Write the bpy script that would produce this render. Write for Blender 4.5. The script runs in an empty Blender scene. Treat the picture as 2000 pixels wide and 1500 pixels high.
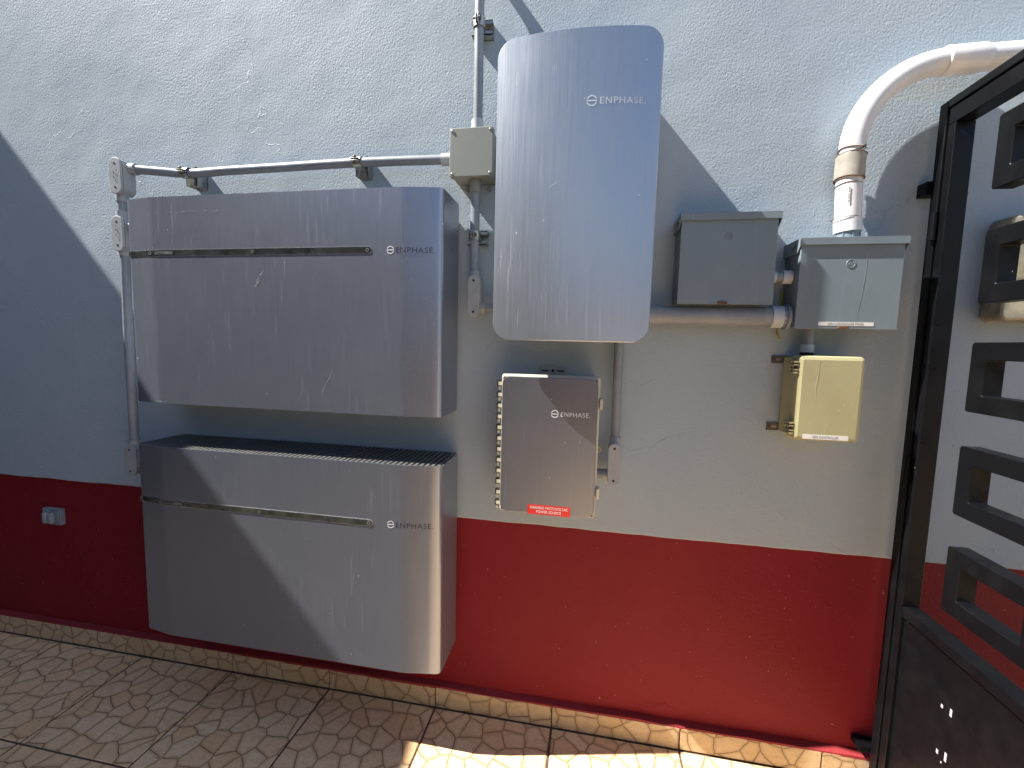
import bpy, bmesh, math, random
from mathutils import Matrix, Vector
rnd = random.Random(7)
S = bpy.context.scene
COL = S.collection
# ------------------------------------------------------------------ camera
cd = bpy.data.cameras.new('camera'); cam = bpy.data.objects.new('camera', cd); COL.objects.link(cam)
right = (0.9842, 0.1753, 0.0233); fwd = (-0.1725, 0.9806, -0.0927); up = (-0.0391, 0.0872, 0.9954)
m = Matrix.Identity(4)
for i in range(3):
    m[i][0] = right[i]; m[i][1] = up[i]; m[i][2] = -fwd[i]
m[0][3], m[1][3], m[2][3] = 1.2843, -1.3834, 1.2961
cam.matrix_world = m
cd.sensor_width = 36; cd.lens = 850.47 / 2000 * 36; cd.clip_start = 0.02; cd.clip_end = 500
S.camera = cam
# ------------------------------------------------------------------ sky, sun, exposure
SX, SY = 0.82, 0.176                                   # light travels (SX, SY, -1)
sun_el = math.atan2(1, math.hypot(SX, SY)); sun_az = math.atan2(-SX, -SY)
w = bpy.data.worlds.new('World'); S.world = w; w.use_nodes = True
nt = w.node_tree; bg = nt.nodes['Background']
sky = nt.nodes.new('ShaderNodeTexSky'); sky.sky_type = 'NISHITA'; sky.sun_disc = False
sky.sun_elevation = sun_el; sky.sun_rotation = -sun_az
sky.air_density = 1.0; sky.dust_density = 0.4; sky.ozone_density = 1.6
nt.links.new(sky.outputs[0], bg.inputs[0]); bg.inputs[1].default_value = 0.056
sl = bpy.data.lights.new('sun', 'SUN'); sl.energy = 5.0; sl.angle = math.radians(0.53); sl.color = (1.0, 0.95, 0.87)
so = bpy.data.objects.new('sun', sl); COL.objects.link(so); so.location = (-4, -1, 6)
so.rotation_euler = Vector((SX, SY, -1)).to_track_quat('-Z', 'Y').to_euler()
S.view_settings.view_transform = 'Standard'; S.view_settings.look = 'None'
S.view_settings.exposure = 1.48; S.view_settings.gamma = 1.0
S.render.resolution_x = 1024; S.render.resolution_y = 768

# ------------------------------------------------------------------ object helpers
def wl(o):
    v = Vector((0, 0, 0))
    while o: v += o.location; o = o.parent
    return v
def tag(o, label=None, cat=None, group=None, kind=None):
    for k, x in (('label', label), ('category', cat), ('group', group), ('kind', kind)):
        if x: o[k] = x
    return o
def thing(name, label, cat, loc=(0, 0, 0), group=None):
    o = bpy.data.objects.new(name, None); COL.objects.link(o); o.location = loc; o.empty_display_size = .05
    return tag(o, label, cat, group)
class G:
    """collects geometry in world metres"""
    def __init__(s): s.v = []; s.f = []; s.flat = set()
    def add(s, v, f):
        n = len(s.v); s.v += [tuple(p) for p in v]; s.f += [tuple(i + n for i in q) for q in f]; return s
    def box(s, x0, x1, y0, y1, z0, z1, b=0.0):
        if b <= 0:
            v = [(x, y, z) for x in (x0, x1) for y in (y0, y1) for z in (z0, z1)]
            return s.add(v, [(0, 1, 3, 2), (4, 6, 7, 5), (0, 4, 5, 1), (2, 3, 7, 6), (0, 2, 6, 4), (1, 5, 7, 3)])
        bm = bmesh.new(); bmesh.ops.create_cube(bm, size=1)
        for q in bm.verts:
            q.co = ((x0 + x1) / 2 + q.co.x * (x1 - x0), (y0 + y1) / 2 + q.co.y * (y1 - y0), (z0 + z1) / 2 + q.co.z * (z1 - z0))
        bmesh.ops.bevel(bm, geom=bm.edges[:], offset=b, segments=2, affect='EDGES', profile=.5)
        bm.verts.index_update(); bm.normal_update(); n0 = len(s.f); fl = [i for i, f in enumerate(bm.faces) if max(abs(k) for k in f.normal) > .999]; s.add([q.co for q in bm.verts], [[q.index for q in f.verts] for f in bm.faces]); s.flat |= {n0 + i for i in fl}; bm.free(); return s
    def rings(s, rings, cap0=True, cap1=True, closed=True):
        n = len(rings[0]); v = [p for r in rings for p in r]; f = []
        for i in range(len(rings) - 1):
            for j in range(n if closed else n - 1):
                k = (j + 1) % n; f.append((i * n + j, i * n + k, (i + 1) * n + k, (i + 1) * n + j))
        n0 = len(s.f)
        if cap0: s.flat.add(n0 + len(f)); f.append(tuple(range(n))[::-1])
        if cap1: s.flat.add(n0 + len(f)); f.append(tuple(range((len(rings) - 1) * n, len(rings) * n)))
        return s.add(v, f)
    def slab(s, cx, cz, w, h, r, ya, yb, bev=0.0, n=6):
        """rounded rectangle in XZ, from y=ya (back) to y=yb (front, smaller y)"""
        R = [[(x, ya, z) for x, z in rrect(cx, cz, w, h, r, n)], [(x, yb + bev, z) for x, z in rrect(cx, cz, w, h, r, n)]]
        if bev > 0:
            for a in (0.5, 1.0):
                t = a * math.pi / 2; ins = bev * (1 - math.cos(t)); yy = yb + bev * (1 - math.sin(t))
                R.append([(x, yy, z) for x, z in rrect(cx, cz, w - 2 * ins, h - 2 * ins, max(r - ins, r * .2, 1e-4), n)])
        return s.rings(R)
    def tube(s, path, r, n=20, caps=True):
        P = [Vector(p) for p in path]; rs = r if isinstance(r, (list, tuple)) else [r] * len(P)
        rings = []; prev = None
        for i, p in enumerate(P):
            t = (P[min(i + 1, len(P) - 1)] - P[max(i - 1, 0)]).normalized()
            if prev is None:
                u = t.orthogonal().normalized()
            else:
                u = (prev - t * prev.dot(t)).normalized()
            prev = u; q = t.cross(u)
            rings.append([tuple(p + (u * math.cos(a) + q * math.sin(a)) * rs[i]) for a in [2 * math.pi * k / n for k in range(n)]])
        return s.rings(rings, caps, caps)
    def poly(s, pts): return s.add(pts, [tuple(range(len(pts)))])
    def prism(s, pts, d):
        """polygon pts extruded by vector d"""
        d = Vector(d); a = [tuple(p) for p in pts]; b = [tuple(Vector(p) + d) for p in pts]
        return s.rings([a, b])
    def stroke(s, pts, wd, y, closed=False):
        """flat ribbon in XZ at y (number or function of x)"""
        n = len(pts); L = []
        for i in range(n):
            a = Vector(pts[(i - 1) % n if closed else max(i - 1, 0)]); b = Vector(pts[(i + 1) % n if closed else min(i + 1, n - 1)])
            t = (b - a).normalized(); nrm = Vector((-t.y, t.x)) * wd / 2; c = Vector(pts[i]); L.append((c + nrm, c - nrm))
        fy = y if callable(y) else (lambda x: y)
        v = [(p.x, fy(p.x), p.y) for q in L for p in q]
        f = [(2 * i, 2 * i + 1, 2 * ((i + 1) % n) + 1, 2 * ((i + 1) % n)) for i in range(n if closed else n - 1)]
        return s.add(v, f)
def rrect(cx, cz, w, h, r, n=6):
    r = min(r, w / 2 - 1e-5, h / 2 - 1e-5); o = []
    if r <= 1e-6: return [(cx - w / 2, cz - h / 2), (cx + w / 2, cz - h / 2), (cx + w / 2, cz + h / 2), (cx - w / 2, cz + h / 2)]
    for sx, sz, a0 in ((1, -1, -90), (1, 1, 0), (-1, 1, 90), (-1, -1, 180)):
        for k in range(n + 1):
            a = math.radians(a0 + 90 * k / n); o.append((cx + sx * (w / 2 - r) + r * math.cos(a), cz + sz * (h / 2 - r) + r * math.sin(a)))
    return o
def circ(cx, cz, r, a0=0, a1=360, n=28):
    k = n if abs(a1 - a0) < 360 else n
    return [(cx + r * math.cos(math.radians(a0 + (a1 - a0) * i / (k if a1 - a0 >= 360 else k - 1))), cz + r * math.sin(math.radians(a0 + (a1 - a0) * i / (k if a1 - a0 >= 360 else k - 1)))) for i in range(k)]
def mesh(name, g, mat, ang=32):
    me = bpy.data.meshes.new(name); me.from_pydata(g.v, [], g.f); me.update()
    bm = bmesh.new(); bm.from_mesh(me); bmesh.ops.recalc_face_normals(bm, faces=bm.faces[:]); bm.to_mesh(me); bm.free()
    me.materials.append(mat); me.shade_smooth(); me.set_sharp_from_angle(angle=math.radians(ang))
    for i in g.flat: me.polygons[i].use_smooth = False
    return me
def part(name, g, mat, parent=None, ang=32, label=None):
    me = mesh(name, g, mat, ang)
    o = bpy.data.objects.new(name, me); COL.objects.link(o)
    if parent: o.parent = parent; o.location = -wl(parent)
    if label: o['label'] = label
    return o
def solo(name, g, mat, label, cat, group=None, ang=32):
    """a thing that is one mesh; origin moved to its base"""
    xs = [p[0] for p in g.v]; ys = [p[1] for p in g.v]; zs = [p[2] for p in g.v]
    b = Vector(((min(xs) + max(xs)) / 2, max(ys), min(zs))); g.v = [tuple(Vector(p) - b) for p in g.v]
    o = part(name, g, mat, None, ang); o.location = b; return tag(o, label, cat, group)
def text(g, s, x, z, cap, y, width=None, space=1.0, align='LEFT'):
    """flat lettering, baseline start (x,z), cap height; y number or function of x; width squeezes the line to fit"""
    c = bpy.data.curves.new('t', 'FONT'); c.body = s; c.size = 1; c.space_character = space; c.resolution_u = 3
    o = bpy.data.objects.new('t', c); COL.objects.link(o); dg = bpy.context.evaluated_depsgraph_get()
    me = bpy.data.meshes.new_from_object(o.evaluated_get(dg)); V = [v.co.copy() for v in me.vertices]; F = [tuple(p.vertices) for p in me.polygons]
    bpy.data.objects.remove(o); bpy.data.curves.remove(c); bpy.data.meshes.remove(me)
    x0 = min(v.x for v in V); x1 = max(v.x for v in V); zmin = 0; zmax = max(v.y for v in V)
    kz = cap / zmax; kx = kz if width is None else width / (x1 - x0)
    off = x if align == 'LEFT' else x - (x1 - x0) * kx / 2
    fy = y if callable(y) else (lambda q: y)
    P = []
    for v in V:
        X = off + (v.x - x0) * kx; P.append((X, fy(X), z + v.y * kz))
    return g.add(P, F)

# ------------------------------------------------------------------ material helpers
def newmat(name):
    mt = bpy.data.materials.new(name); mt.use_nodes = True; t = mt.node_tree
    return mt, t, t.nodes['Principled BSDF']
def nd(t, kind, **kw):
    n = t.nodes.new(kind)
    for k, v in kw.items():
        if k == 'inp':
            for a, b in v.items():
                if hasattr(b, 'is_output') or isinstance(b, bpy.types.NodeSocket): t.links.new(b, n.inputs[a])
                else: n.inputs[a].default_value = b
        else: setattr(n, k, v)
    return n
def pos(t): return nd(t, 'ShaderNodeNewGeometry').outputs['Position']
def vmul(t, v, s): return nd(t, 'ShaderNodeVectorMath', operation='MULTIPLY', inp={0: v, 1: s}).outputs[0]
def vadd(t, v, s): return nd(t, 'ShaderNodeVectorMath', operation='ADD', inp={0: v, 1: s}).outputs[0]
def noise(t, v, scale, detail=2, rough=.5, dist=0):
    return nd(t, 'ShaderNodeTexNoise', inp={'Vector': v, 'Scale': scale, 'Detail': detail, 'Roughness': rough, 'Distortion': dist}).outputs[0]
def mth(t, op, a, b=0.0, c=0.0, clamp=False): return nd(t, 'ShaderNodeMath', operation=op, use_clamp=clamp, inp={0: a, 1: b, 2: c}).outputs[0]
def rng(t, v, a, b, c=0.0, d=1.0, smooth=False):
    return nd(t, 'ShaderNodeMapRange', interpolation_type='SMOOTHSTEP' if smooth else 'LINEAR', clamp=True, inp={0: v, 1: a, 2: b, 3: c, 4: d}).outputs[0]
def mix(t, f, a, b, mode='MIX'):
    n = nd(t, 'ShaderNodeMix', data_type='RGBA', blend_type=mode, inp={0: f})
    for k, x in ((6, a), (7, b)):
        if isinstance(x, bpy.types.NodeSocket): t.links.new(x, n.inputs[k])
        else: n.inputs[k].default_value = (*x, 1) if len(x) == 3 else x
    return n.outputs[2]
def bump(t, h, dist, strength=1.0, normal=None):
    n = nd(t, 'ShaderNodeBump', inp={'Height': h, 'Distance': dist, 'Strength': strength})
    if normal is not None: t.links.new(normal, n.inputs['Normal'])
    return n.outputs[0]
def setp(t, b, **kw):
    names = dict(col='Base Color', rough='Roughness', metal='Metallic', nrm='Normal', spec='Specular IOR Level', trans='Transmission Weight', ior='IOR', coat='Coat Weight', aniso='Anisotropic')
    for k, v in kw.items():
        s = b.inputs[names[k]]
        if isinstance(v, bpy.types.NodeSocket): t.links.new(v, s)
        else: s.default_value = (*v, 1) if isinstance(v, tuple) and len(v) == 3 else v

def stucco(name, col, var, smooth_amt, rough, relief, spec=.25):
    mt, t, b = newmat(name); p = pos(t)
    big = noise(t, p, 1.3, 3); mid = noise(t, p, 7, 3, .55)
    zone = rng(t, noise(t, p, 2.6, 4, .6), .38, .64, smooth_amt, 1.0, True)
    fine = noise(t, vmul(t, p, (1, 1, .85)), 165, 4, .62, .1)
    pits = rng(t, noise(t, p, 70, 2, .5), .60, .74, 0, 1, True)
    h = mth(t, 'MULTIPLY', fine, zone)
    h = mth(t, 'SUBTRACT', h, mth(t, 'MULTIPLY', mth(t, 'MULTIPLY', pits, zone), .25))
    # trowel drags and raised hairline ridges
    d1 = noise(t, vadd(t, p, vmul(t, nd(t, 'ShaderNodeTexNoise', inp={'Vector': p, 'Scale': 16.0, 'Detail': 5.0}).outputs[1], (.09, .09, .09))), 1.9, 3, .6)
    line = rng(t, mth(t, 'ABSOLUTE', mth(t, 'SUBTRACT', d1, .5)), .0, .004, 1, 0, True)
    lmask = rng(t, noise(t, vadd(t, p, (5, 3, 9)), 2.4, 2), .57, .66, 0, 1, True)
    line = mth(t, 'MULTIPLY', line, lmask)
    h = mth(t, 'ADD', h, mth(t, 'MULTIPLY', line, .55))
    h2 = mth(t, 'ADD', mth(t, 'MULTIPLY', big, 3.0), mth(t, 'MULTIPLY', mid, .45))
    n1 = bump(t, h2, .0045, relief); n2 = bump(t, h, .0023, relief, n1)
    c = mix(t, rng(t, noise(t, p, 1.7, 4, .6), .3, .7), col, var)
    c = mix(t, mth(t, 'MULTIPLY', rng(t, noise(t, p, 40, 3), .62, .75), .12), c, tuple(min(1, k * 1.3) for k in col))
    c = mix(t, rng(t, noise(t, p, 120, 1, .4), .80, .82, 0, .6, True), c, tuple(min(1, k * .5 + .35) for k in col))
    c = mix(t, rng(t, noise(t, vadd(t, p, (3, 1, 7)), 85, 1, .4), .78, .81, 0, .6, True), c, tuple(k * .35 for k in col))
    setp(t, b, col=c, rough=rough, spec=spec, nrm=n2); return mt
M = {}
M['grey_wall'] = stucco('grey_stucco', (.34, .405, .47), (.36, .425, .48), .45, .62, .8)
M['red_wall'] = stucco('red_stucco', (.20, .010, .017), (.175, .0085, .0155), .5, .62, 1.0, .2)
M['mortar'] = stucco('red_mortar', (.24, .022, .027), (.28, .034, .04), .6, .7, .8)
M['cream_wall'] = stucco('cream_stucco', (.56, .49, .40), (.60, .53, .43), .3, .8, .6)
M['dark_wall'] = stucco('dark_stucco', (.085, .09, .105), (.10, .105, .12), .3, .8, .6)
M['far_wall'] = stucco('far_stucco', (.30, .29, .30), (.33, .31, .31), .3, .8, .6)

def tilemat(name, warm, wallside=False):
    mt, t, b = newmat(name)
    oi = nd(t, 'ShaderNodeObjectInfo'); oc = nd(t, 'ShaderNodeTexCoord').outputs['Object']
    off = nd(t, 'ShaderNodeVectorMath', operation='SCALE', inp={0: (37.0, 91.0, 53.0), 3: oi.outputs['Random']}).outputs[0]
    if wallside: oc = nd(t, 'ShaderNodeVectorRotate', rotation_type='X_AXIS', inp={'Vector': oc, 'Angle': -math.pi / 2}).outputs[0]
    p = vadd(t, oc, off)
    warp = nd(t, 'ShaderNodeTexNoise', inp={'Vector': p, 'Scale': 9.0, 'Detail': 2.0}).outputs[1]
    pw = vadd(t, p, vmul(t, warp, (.035, .035, .035)))
    SC = 15.0
    ve = nd(t, 'ShaderNodeTexVoronoi', feature='DISTANCE_TO_EDGE', voronoi_dimensions='2D', inp={'Vector': pw, 'Scale': SC, 'Randomness': .85})
    vc = nd(t, 'ShaderNodeTexVoronoi', feature='F1', voronoi_dimensions='2D', inp={'Vector': pw, 'Scale': SC, 'Randomness': .85})
    hsv = nd(t, 'ShaderNodeSeparateColor', inp={0: vc.outputs['Color']})
    a = mix(t, hsv.outputs[0], warm[0], warm[1]); a = mix(t, mth(t, 'MULTIPLY', hsv.outputs[1], .75), a, warm[2])
    g1 = noise(t, vmul(t, p, (1.0, 2.1, 1.0)), 34, 6, .72); g2 = noise(t, p, 230, 2, .6)
    a = mix(t, rng(t, g1, .46, .70, 0, .7), a, warm[3])
    a = mix(t, rng(t, g2, .60, .70, 0, .4), a, tuple(k * .45 for k in warm[3]))
    edge = rng(t, mth(t, 'ADD', ve.outputs['Distance'], mth(t, 'MULTIPLY', mth(t, 'SUBTRACT', g1, .5), .05)), .008, .028, 1, 0, True)
    rim = rng(t, ve.outputs['Distance'], .03, .17, .35, 0, True)
    a = mix(t, rim, a, warm[4]); a = mix(t, mth(t, 'MULTIPLY', edge, .92), a, tuple(k * .62 for k in warm[4]))
    h = mth(t, 'ADD', mth(t, 'MULTIPLY', edge, -1.0), mth(t, 'MULTIPLY', g1, 1.1))
    setp(t, b, col=a, rough=rng(t, g1, .3, .7, .38, .56), spec=.35, nrm=bump(t, h, .0016, .8)); return mt
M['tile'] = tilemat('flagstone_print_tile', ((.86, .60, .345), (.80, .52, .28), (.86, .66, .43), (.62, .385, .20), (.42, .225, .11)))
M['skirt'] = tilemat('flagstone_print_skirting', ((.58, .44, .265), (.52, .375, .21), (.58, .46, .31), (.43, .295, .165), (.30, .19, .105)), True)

def plain(name, col, rough=.5, metal=0.0, var=.12, scale=18, bm=.0, spec=.5, speck=None, streak=0.0):
    mt, t, b = newmat(name); p = pos(t)
    n = noise(t, p, scale, 4, .6)
    c = mix(t, rng(t, n, .3, .7), tuple(k * (1 - var) for k in col), tuple(min(1, k * (1 + var)) for k in col))
    if streak:
        s = rng(t, noise(t, vmul(t, p, (60, 60, 3)), 1, 3, .6), .58, .72, 0, streak, True)
        c = mix(t, s, c, tuple(min(1, k * 1.5 + .05) for k in col))
    if speck:
        s = rng(t, noise(t, p, 140, 2, .5), .70, .735, 0, speck[1], True)
        c = mix(t, s, c, speck[0])
    kw = dict(col=c, rough=rng(t, n, .3, .7, max(.03, rough - .06), min(1, rough + .06)), metal=metal, spec=spec)
    if bm: kw['nrm'] = bump(t, noise(t, p, 160, 3, .6), bm)
    setp(t, b, **kw); return mt

def alu(name, col, rough, dirt, metal=.66):
    """satin brushed aluminium with dried drip lines, dust bloom and white droppings"""
    mt, t, b = newmat(name); p = pos(t)
    brush = noise(t, vmul(t, p, (420, 420, 6)), 1, 2, .5)
    drip = rng(t, noise(t, vadd(t, vmul(t, p, (150, 150, 5.0)), vmul(t, nd(t, 'ShaderNodeTexNoise', inp={'Vector': p, 'Scale': 14.0}).outputs[1], (1.3, 0, 0))), 1, 2, .5), .63, .69, 0, 1, True)
    dmask = rng(t, noise(t, p, 4, 2), .42, .66, 0, 1, True)
    drip = mth(t, 'MULTIPLY', drip, dmask)
    bloom = rng(t, noise(t, p, 3.5, 6, .6), .40, .80, 0, 1, True)
    dots = rng(t, noise(t, p, 95, 1, .4), .80, .825, 0, .8, True)
    scr = rng(t, mth(t, 'ABSOLUTE', mth(t, 'SUBTRACT', noise(t, vmul(t, p, (9, 9, 2.6)), 1.0, 3, .55), .5)), 0, .0022, 1, 0)
    scr = mth(t, 'MULTIPLY', scr, rng(t, noise(t, p, 9, 2), .56, .66, 0, .5))
    c = mix(t, rng(t, brush, .3, .7), tuple(k * .94 for k in col), col)
    d = mth(t, 'ADD', mth(t, 'MULTIPLY', drip, .22 * dirt), mth(t, 'MULTIPLY', bloom, .07 * dirt), 0, True)
    d = mth(t, 'ADD', d, mth(t, 'MULTIPLY', scr, .35), 0, True)
    c = mix(t, d, c, (.50, .50, .53)); c = mix(t, dots, c, (.85, .85, .83))
    r = mth(t, 'ADD', rng(t, brush, .3, .7, rough - .03, rough + .03), mth(t, 'MULTIPLY', d, .35), 0, True)
    met = rng(t, mth(t, 'MAXIMUM', d, dots), 0, 1, metal, .40)
    setp(t, b, col=c, rough=r, metal=met, nrm=bump(t, brush, .00025, .35)); return mt
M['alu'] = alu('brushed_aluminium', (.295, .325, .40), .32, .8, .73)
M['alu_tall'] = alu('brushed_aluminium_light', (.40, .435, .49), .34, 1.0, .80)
M['alu_plate'] = alu('brushed_aluminium_plate', (.20, .21, .245), .33, .7, .72)
M['slat'] = plain('grey_slat', (.10, .10, .10), .38)
M['dark'] = plain('dark_void', (.012, .012, .013), .8)
M['strip'] = plain('clear_strip', (.20, .215, .20), .12, .85, .45, 26, speck=((.75, .75, .7), .6))
M['strip_edge'] = plain('strip_bright_edge', (.75, .76, .74), .25, .8)
M['conduit'] = plain('grey_pvc_conduit', (.215, .24, .275), .42, speck=((.5, .5, .5), .3))
M['fitting'] = plain('light_grey_pvc_fitting', (.30, .325, .35), .48, bm=.0001)
M['coupling'] = plain('pale_grey_coupling', (.44, .48, .51), .45)
M['jbox'] = plain('warm_grey_plastic', (.215, .23, .215), .52, bm=.0001, var=.05, streak=.08)
M['gepaint'] = plain('grey_enamel', (.17, .215, .25), .38, bm=.00006, var=.06, scale=9, streak=.10)
M['white_pvc'] = plain('white_pvc', (.66, .67, .69), .33, var=.05, streak=.1)
M['taupe'] = plain('taupe_coupling', (.30, .285, .245), .6, var=.18, scale=30)
M['beige'] = plain('beige_polycarbonate', (.52, .50, .40), .45, var=.06)
M['yellow'] = plain('yellowed_beige_plastic', (.385, .36, .205), .42, var=.06, scale=8, streak=.10, speck=((.75, .7, .5), .5))
M['steel'] = plain('galvanised_steel', (.42, .42, .40), .38, .85, .3, 40)
M['rusty_steel'] = plain('rusty_bracket', (.13, .115, .10), .6, .5, .5, 60)
M['rust'] = plain('rust', (.13, .055, .022), .85, .0, .4, 80)
M['gasket'] = plain('black_gasket', (.01, .01, .012), .7)
M['screw'] = plain('steel_screw', (.55, .47, .40), .3, .9)
M['hole'] = plain('dark_hole', (.008, .008, .009), .6)
M['ink'] = plain('dark_ink', (.03, .033, .06), .4)
M['ink_black'] = plain('black_ink', (.02, .02, .02), .6)
M['logo_white'] = plain('white_print', (.72, .74, .78), .45)
M['splash'] = plain('dried_splash', (.38, .39, .42), .7)
M['pale_yellow'] = plain('pale_yellow_stain', (.47, .44, .27), .5)
M['drip'] = plain('dried_drip', (.46, .50, .56), .5, .5)
M['paint_run'] = plain('pale_paint_run', (.235, .28, .305), .5)
M['logo_pale'] = plain('pale_print', (.62, .68, .76), .4)
M['label_white'] = plain('white_label', (.72, .72, .70), .45, var=.05)
M['label_red'] = plain('red_label', (.58, .022, .018), .4, var=.05)
M['copper'] = plain('yellow_green_wire', (.45, .34, .03), .45)
M['grout'] = plain('dark_grout', (.11, .068, .05), .9, var=.3, scale=40, bm=.0005)
M['ground'] = plain('pale_concrete', (.30, .28, .25), .9, var=.15, scale=3)
M['dial'] = plain('white_dial', (.82, .82, .82), .5, var=.02)
M['meterbox'] = plain('weathered_meter_box', (.33, .30, .22), .45, .3, .5, 22)
def gatemat():
    mt, t, b = newmat('black_gate_paint'); p = pos(t)
    dust = rng(t, noise(t, p, 11, 5, .7), .45, .8, 0, .06, True)
    chips = rng(t, noise(t, vmul(t, p, (1, 1, .45)), 120, 2, .5), .80, .81, 0, .8, True)
    c = mix(t, dust, (.0035, .0038, .005), (.06, .06, .06)); c = mix(t, chips, c, (.55, .54, .5))
    setp(t, b, col=c, rough=rng(t, noise(t, p, 20, 4), .3, .7,   .26, .48), spec=.14, nrm=bump(t, noise(t, p, 45, 3), .0006, .35)); return mt
M['gate'] = gatemat()
mt, t, b = newmat('meter_glass'); setp(t, b, col=(.95, .97, .96), rough=.02, trans=1.0, ior=1.35); M['glass'] = mt

# ------------------------------------------------------------------ setting: ground, floor, wall
g = G(); g.poly([(-60, -60, -.03), (60, -60, -.03), (60, 60, -.03), (-60, 60, -.03)])
tag(part('ground', g, M['ground']), kind='structure')
g = G(); g.box(-5.0, 6.0, -3.7, .06, -.028, -.004)
floor = tag(part('floor', g, M['grout']), kind='structure')
T = .4135; TX0 = -.8621; GAP = .007
def tilemesh(name, lx, ly, th, mat, bev=.002):
    g = G(); g.box(-lx / 2, lx / 2, -ly / 2, ly / 2, -th, 0, 0)
    bm = bmesh.new(); me = mesh(name, g, mat); bm.from_mesh(me)
    e = [q for q in bm.edges if all(v.co.z > -1e-6 for v in q.verts)]
    bmesh.ops.bevel(bm, geom=e, offset=bev, segments=1, affect='EDGES'); bm.to_mesh(me); bm.free(); return me
tm = tilemesh('floor_tile', T - GAP, .3935 - GAP, .0235, M['tile'])
ROW = .3935
for j in range(9):
    for i in range(-10, 15):
        x = TX0 + (i + .5) * T
        if x < -4.9 or x > 5.9: continue
        o = bpy.data.objects.new('floor_tile', tm); COL.objects.link(o); o.parent = floor
        o.location = (x + rnd.uniform(-.0006, .0006), -.010 - ROW * (j + .5), rnd.uniform(-.0008, .0006) - .0005)
WX0, WX1 = -5.0, 6.0
wall = thing('house_wall', 'long stuccoed house wall, pale blue grey above and dark red below', 'wall', (1.0, .05, 0))
g = G(); n = 420; bot = []; 
zz = 0
for i in range(n + 1):
    x = WX0 + (WX1 - WX0) * i / n
    zz = zz * .8 + rnd.uniform(-.0011, .0011)
    bot.append((x, .7015 + zz + .0022 * math.sin(x * 2.3 + 1)))
# upper coat: front face, lower lip, back
fr = [(x, 0.0, z + .004) for x, z in bot]; lip = [(x, .0035, z) for x, z in bot]; bk = [(x, .03, z) for x, z in bot]; tp = [(x, 0.0, 4.3) for x, z in bot]; tb = [(x, .03, 4.3) for x, z in bot]
g.rings([bk, lip, fr, tp, tb], False, False, closed=False)
part('grey_plaster', g, M['grey_wall'], wall, 20)
g = G(); g.box(WX0, WX1, .0125, .09, .0, .715); part('red_dado', g, M['red_wall'], wall)
g = G(); g.box(WX0, WX1, .0295, .25, .716, 4.32); part('wall_core', g, M['far_wall'], wall)
# skirting tiles, each a piece
SKH = .0735
sm = None
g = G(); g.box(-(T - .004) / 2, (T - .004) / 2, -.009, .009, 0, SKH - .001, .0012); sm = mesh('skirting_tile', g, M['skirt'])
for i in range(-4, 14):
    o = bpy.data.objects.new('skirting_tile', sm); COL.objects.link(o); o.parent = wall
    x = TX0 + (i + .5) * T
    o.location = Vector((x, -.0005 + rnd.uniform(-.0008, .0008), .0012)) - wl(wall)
# red mortar fillet on the skirting's top edge, uneven
prof = []
zz = 0; n = 500; rings = []
for i in range(n + 1):
    x = WX0 + (WX1 - WX0) * i / n; zz = zz * .85 + rnd.uniform(-.0012, .0012); q = rnd.uniform(-.0006, .0006)
    rings.append([(x, .012, SKH - .004), (x, -.0092 - abs(q), SKH - .004 + zz), (x, -.0088 + q, SKH + .0045 + zz), (x, .004, SKH + .0085 + zz * .6), (x, .0135, SKH + .0105)])
g = G(); g.rings(rings, True, True); part('mortar_fillet', g, M['mortar'], wall, 50)
g = G(); g.box(WX0, WX1, -.006, .012, -.003, SKH - .004); part('joint_bed', g, M['grout'], wall)

# walls outside the frame, some of them added for bounce light; the one on the left throws the big diagonal shadow
sw = thing('side_wall', 'tall plain side wall closing the passage on the left, out of frame', 'wall', (-2.6, -1.8, 0))
g = G(); g.prism([(-2.80, -.003, 0), (-2.554, -.003, 0), (-2.075, -3.69, 0), (-2.80, -3.69, 0)], (0, 0, 3.926)); part('wall_body', g, M['dark_wall'], sw)
ow = thing('opposite_wall', 'plain wall across the passage behind the camera, with an added low bounce wall, out of frame', 'wall', (0, -4.7, 0))
g = G(); g.box(-5.0, .4, -3.9, -3.7, 0, 2.9); part('wall_body', g, M['dark_wall'], ow); g = G(); g.box(.4005, 6.0, -3.88, -3.72, 0, 1.85); part('low_bounce_wall', g, M['cream_wall'], ow)  # low cream part is unseen, added to send warm floor light back
gw = thing('gate_bounce_wall', 'unseen wall added along the gate line to shade beyond it and bounce light', 'wall', (2.22, -2.3, 0))
g = G(); g.box(2.15, 2.30, -3.70, -.96, 0, 1.3); part('wall_body', g, M['far_wall'], gw)  # added out of view: blocks sun beyond the gate, bounces warm light inward

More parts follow.
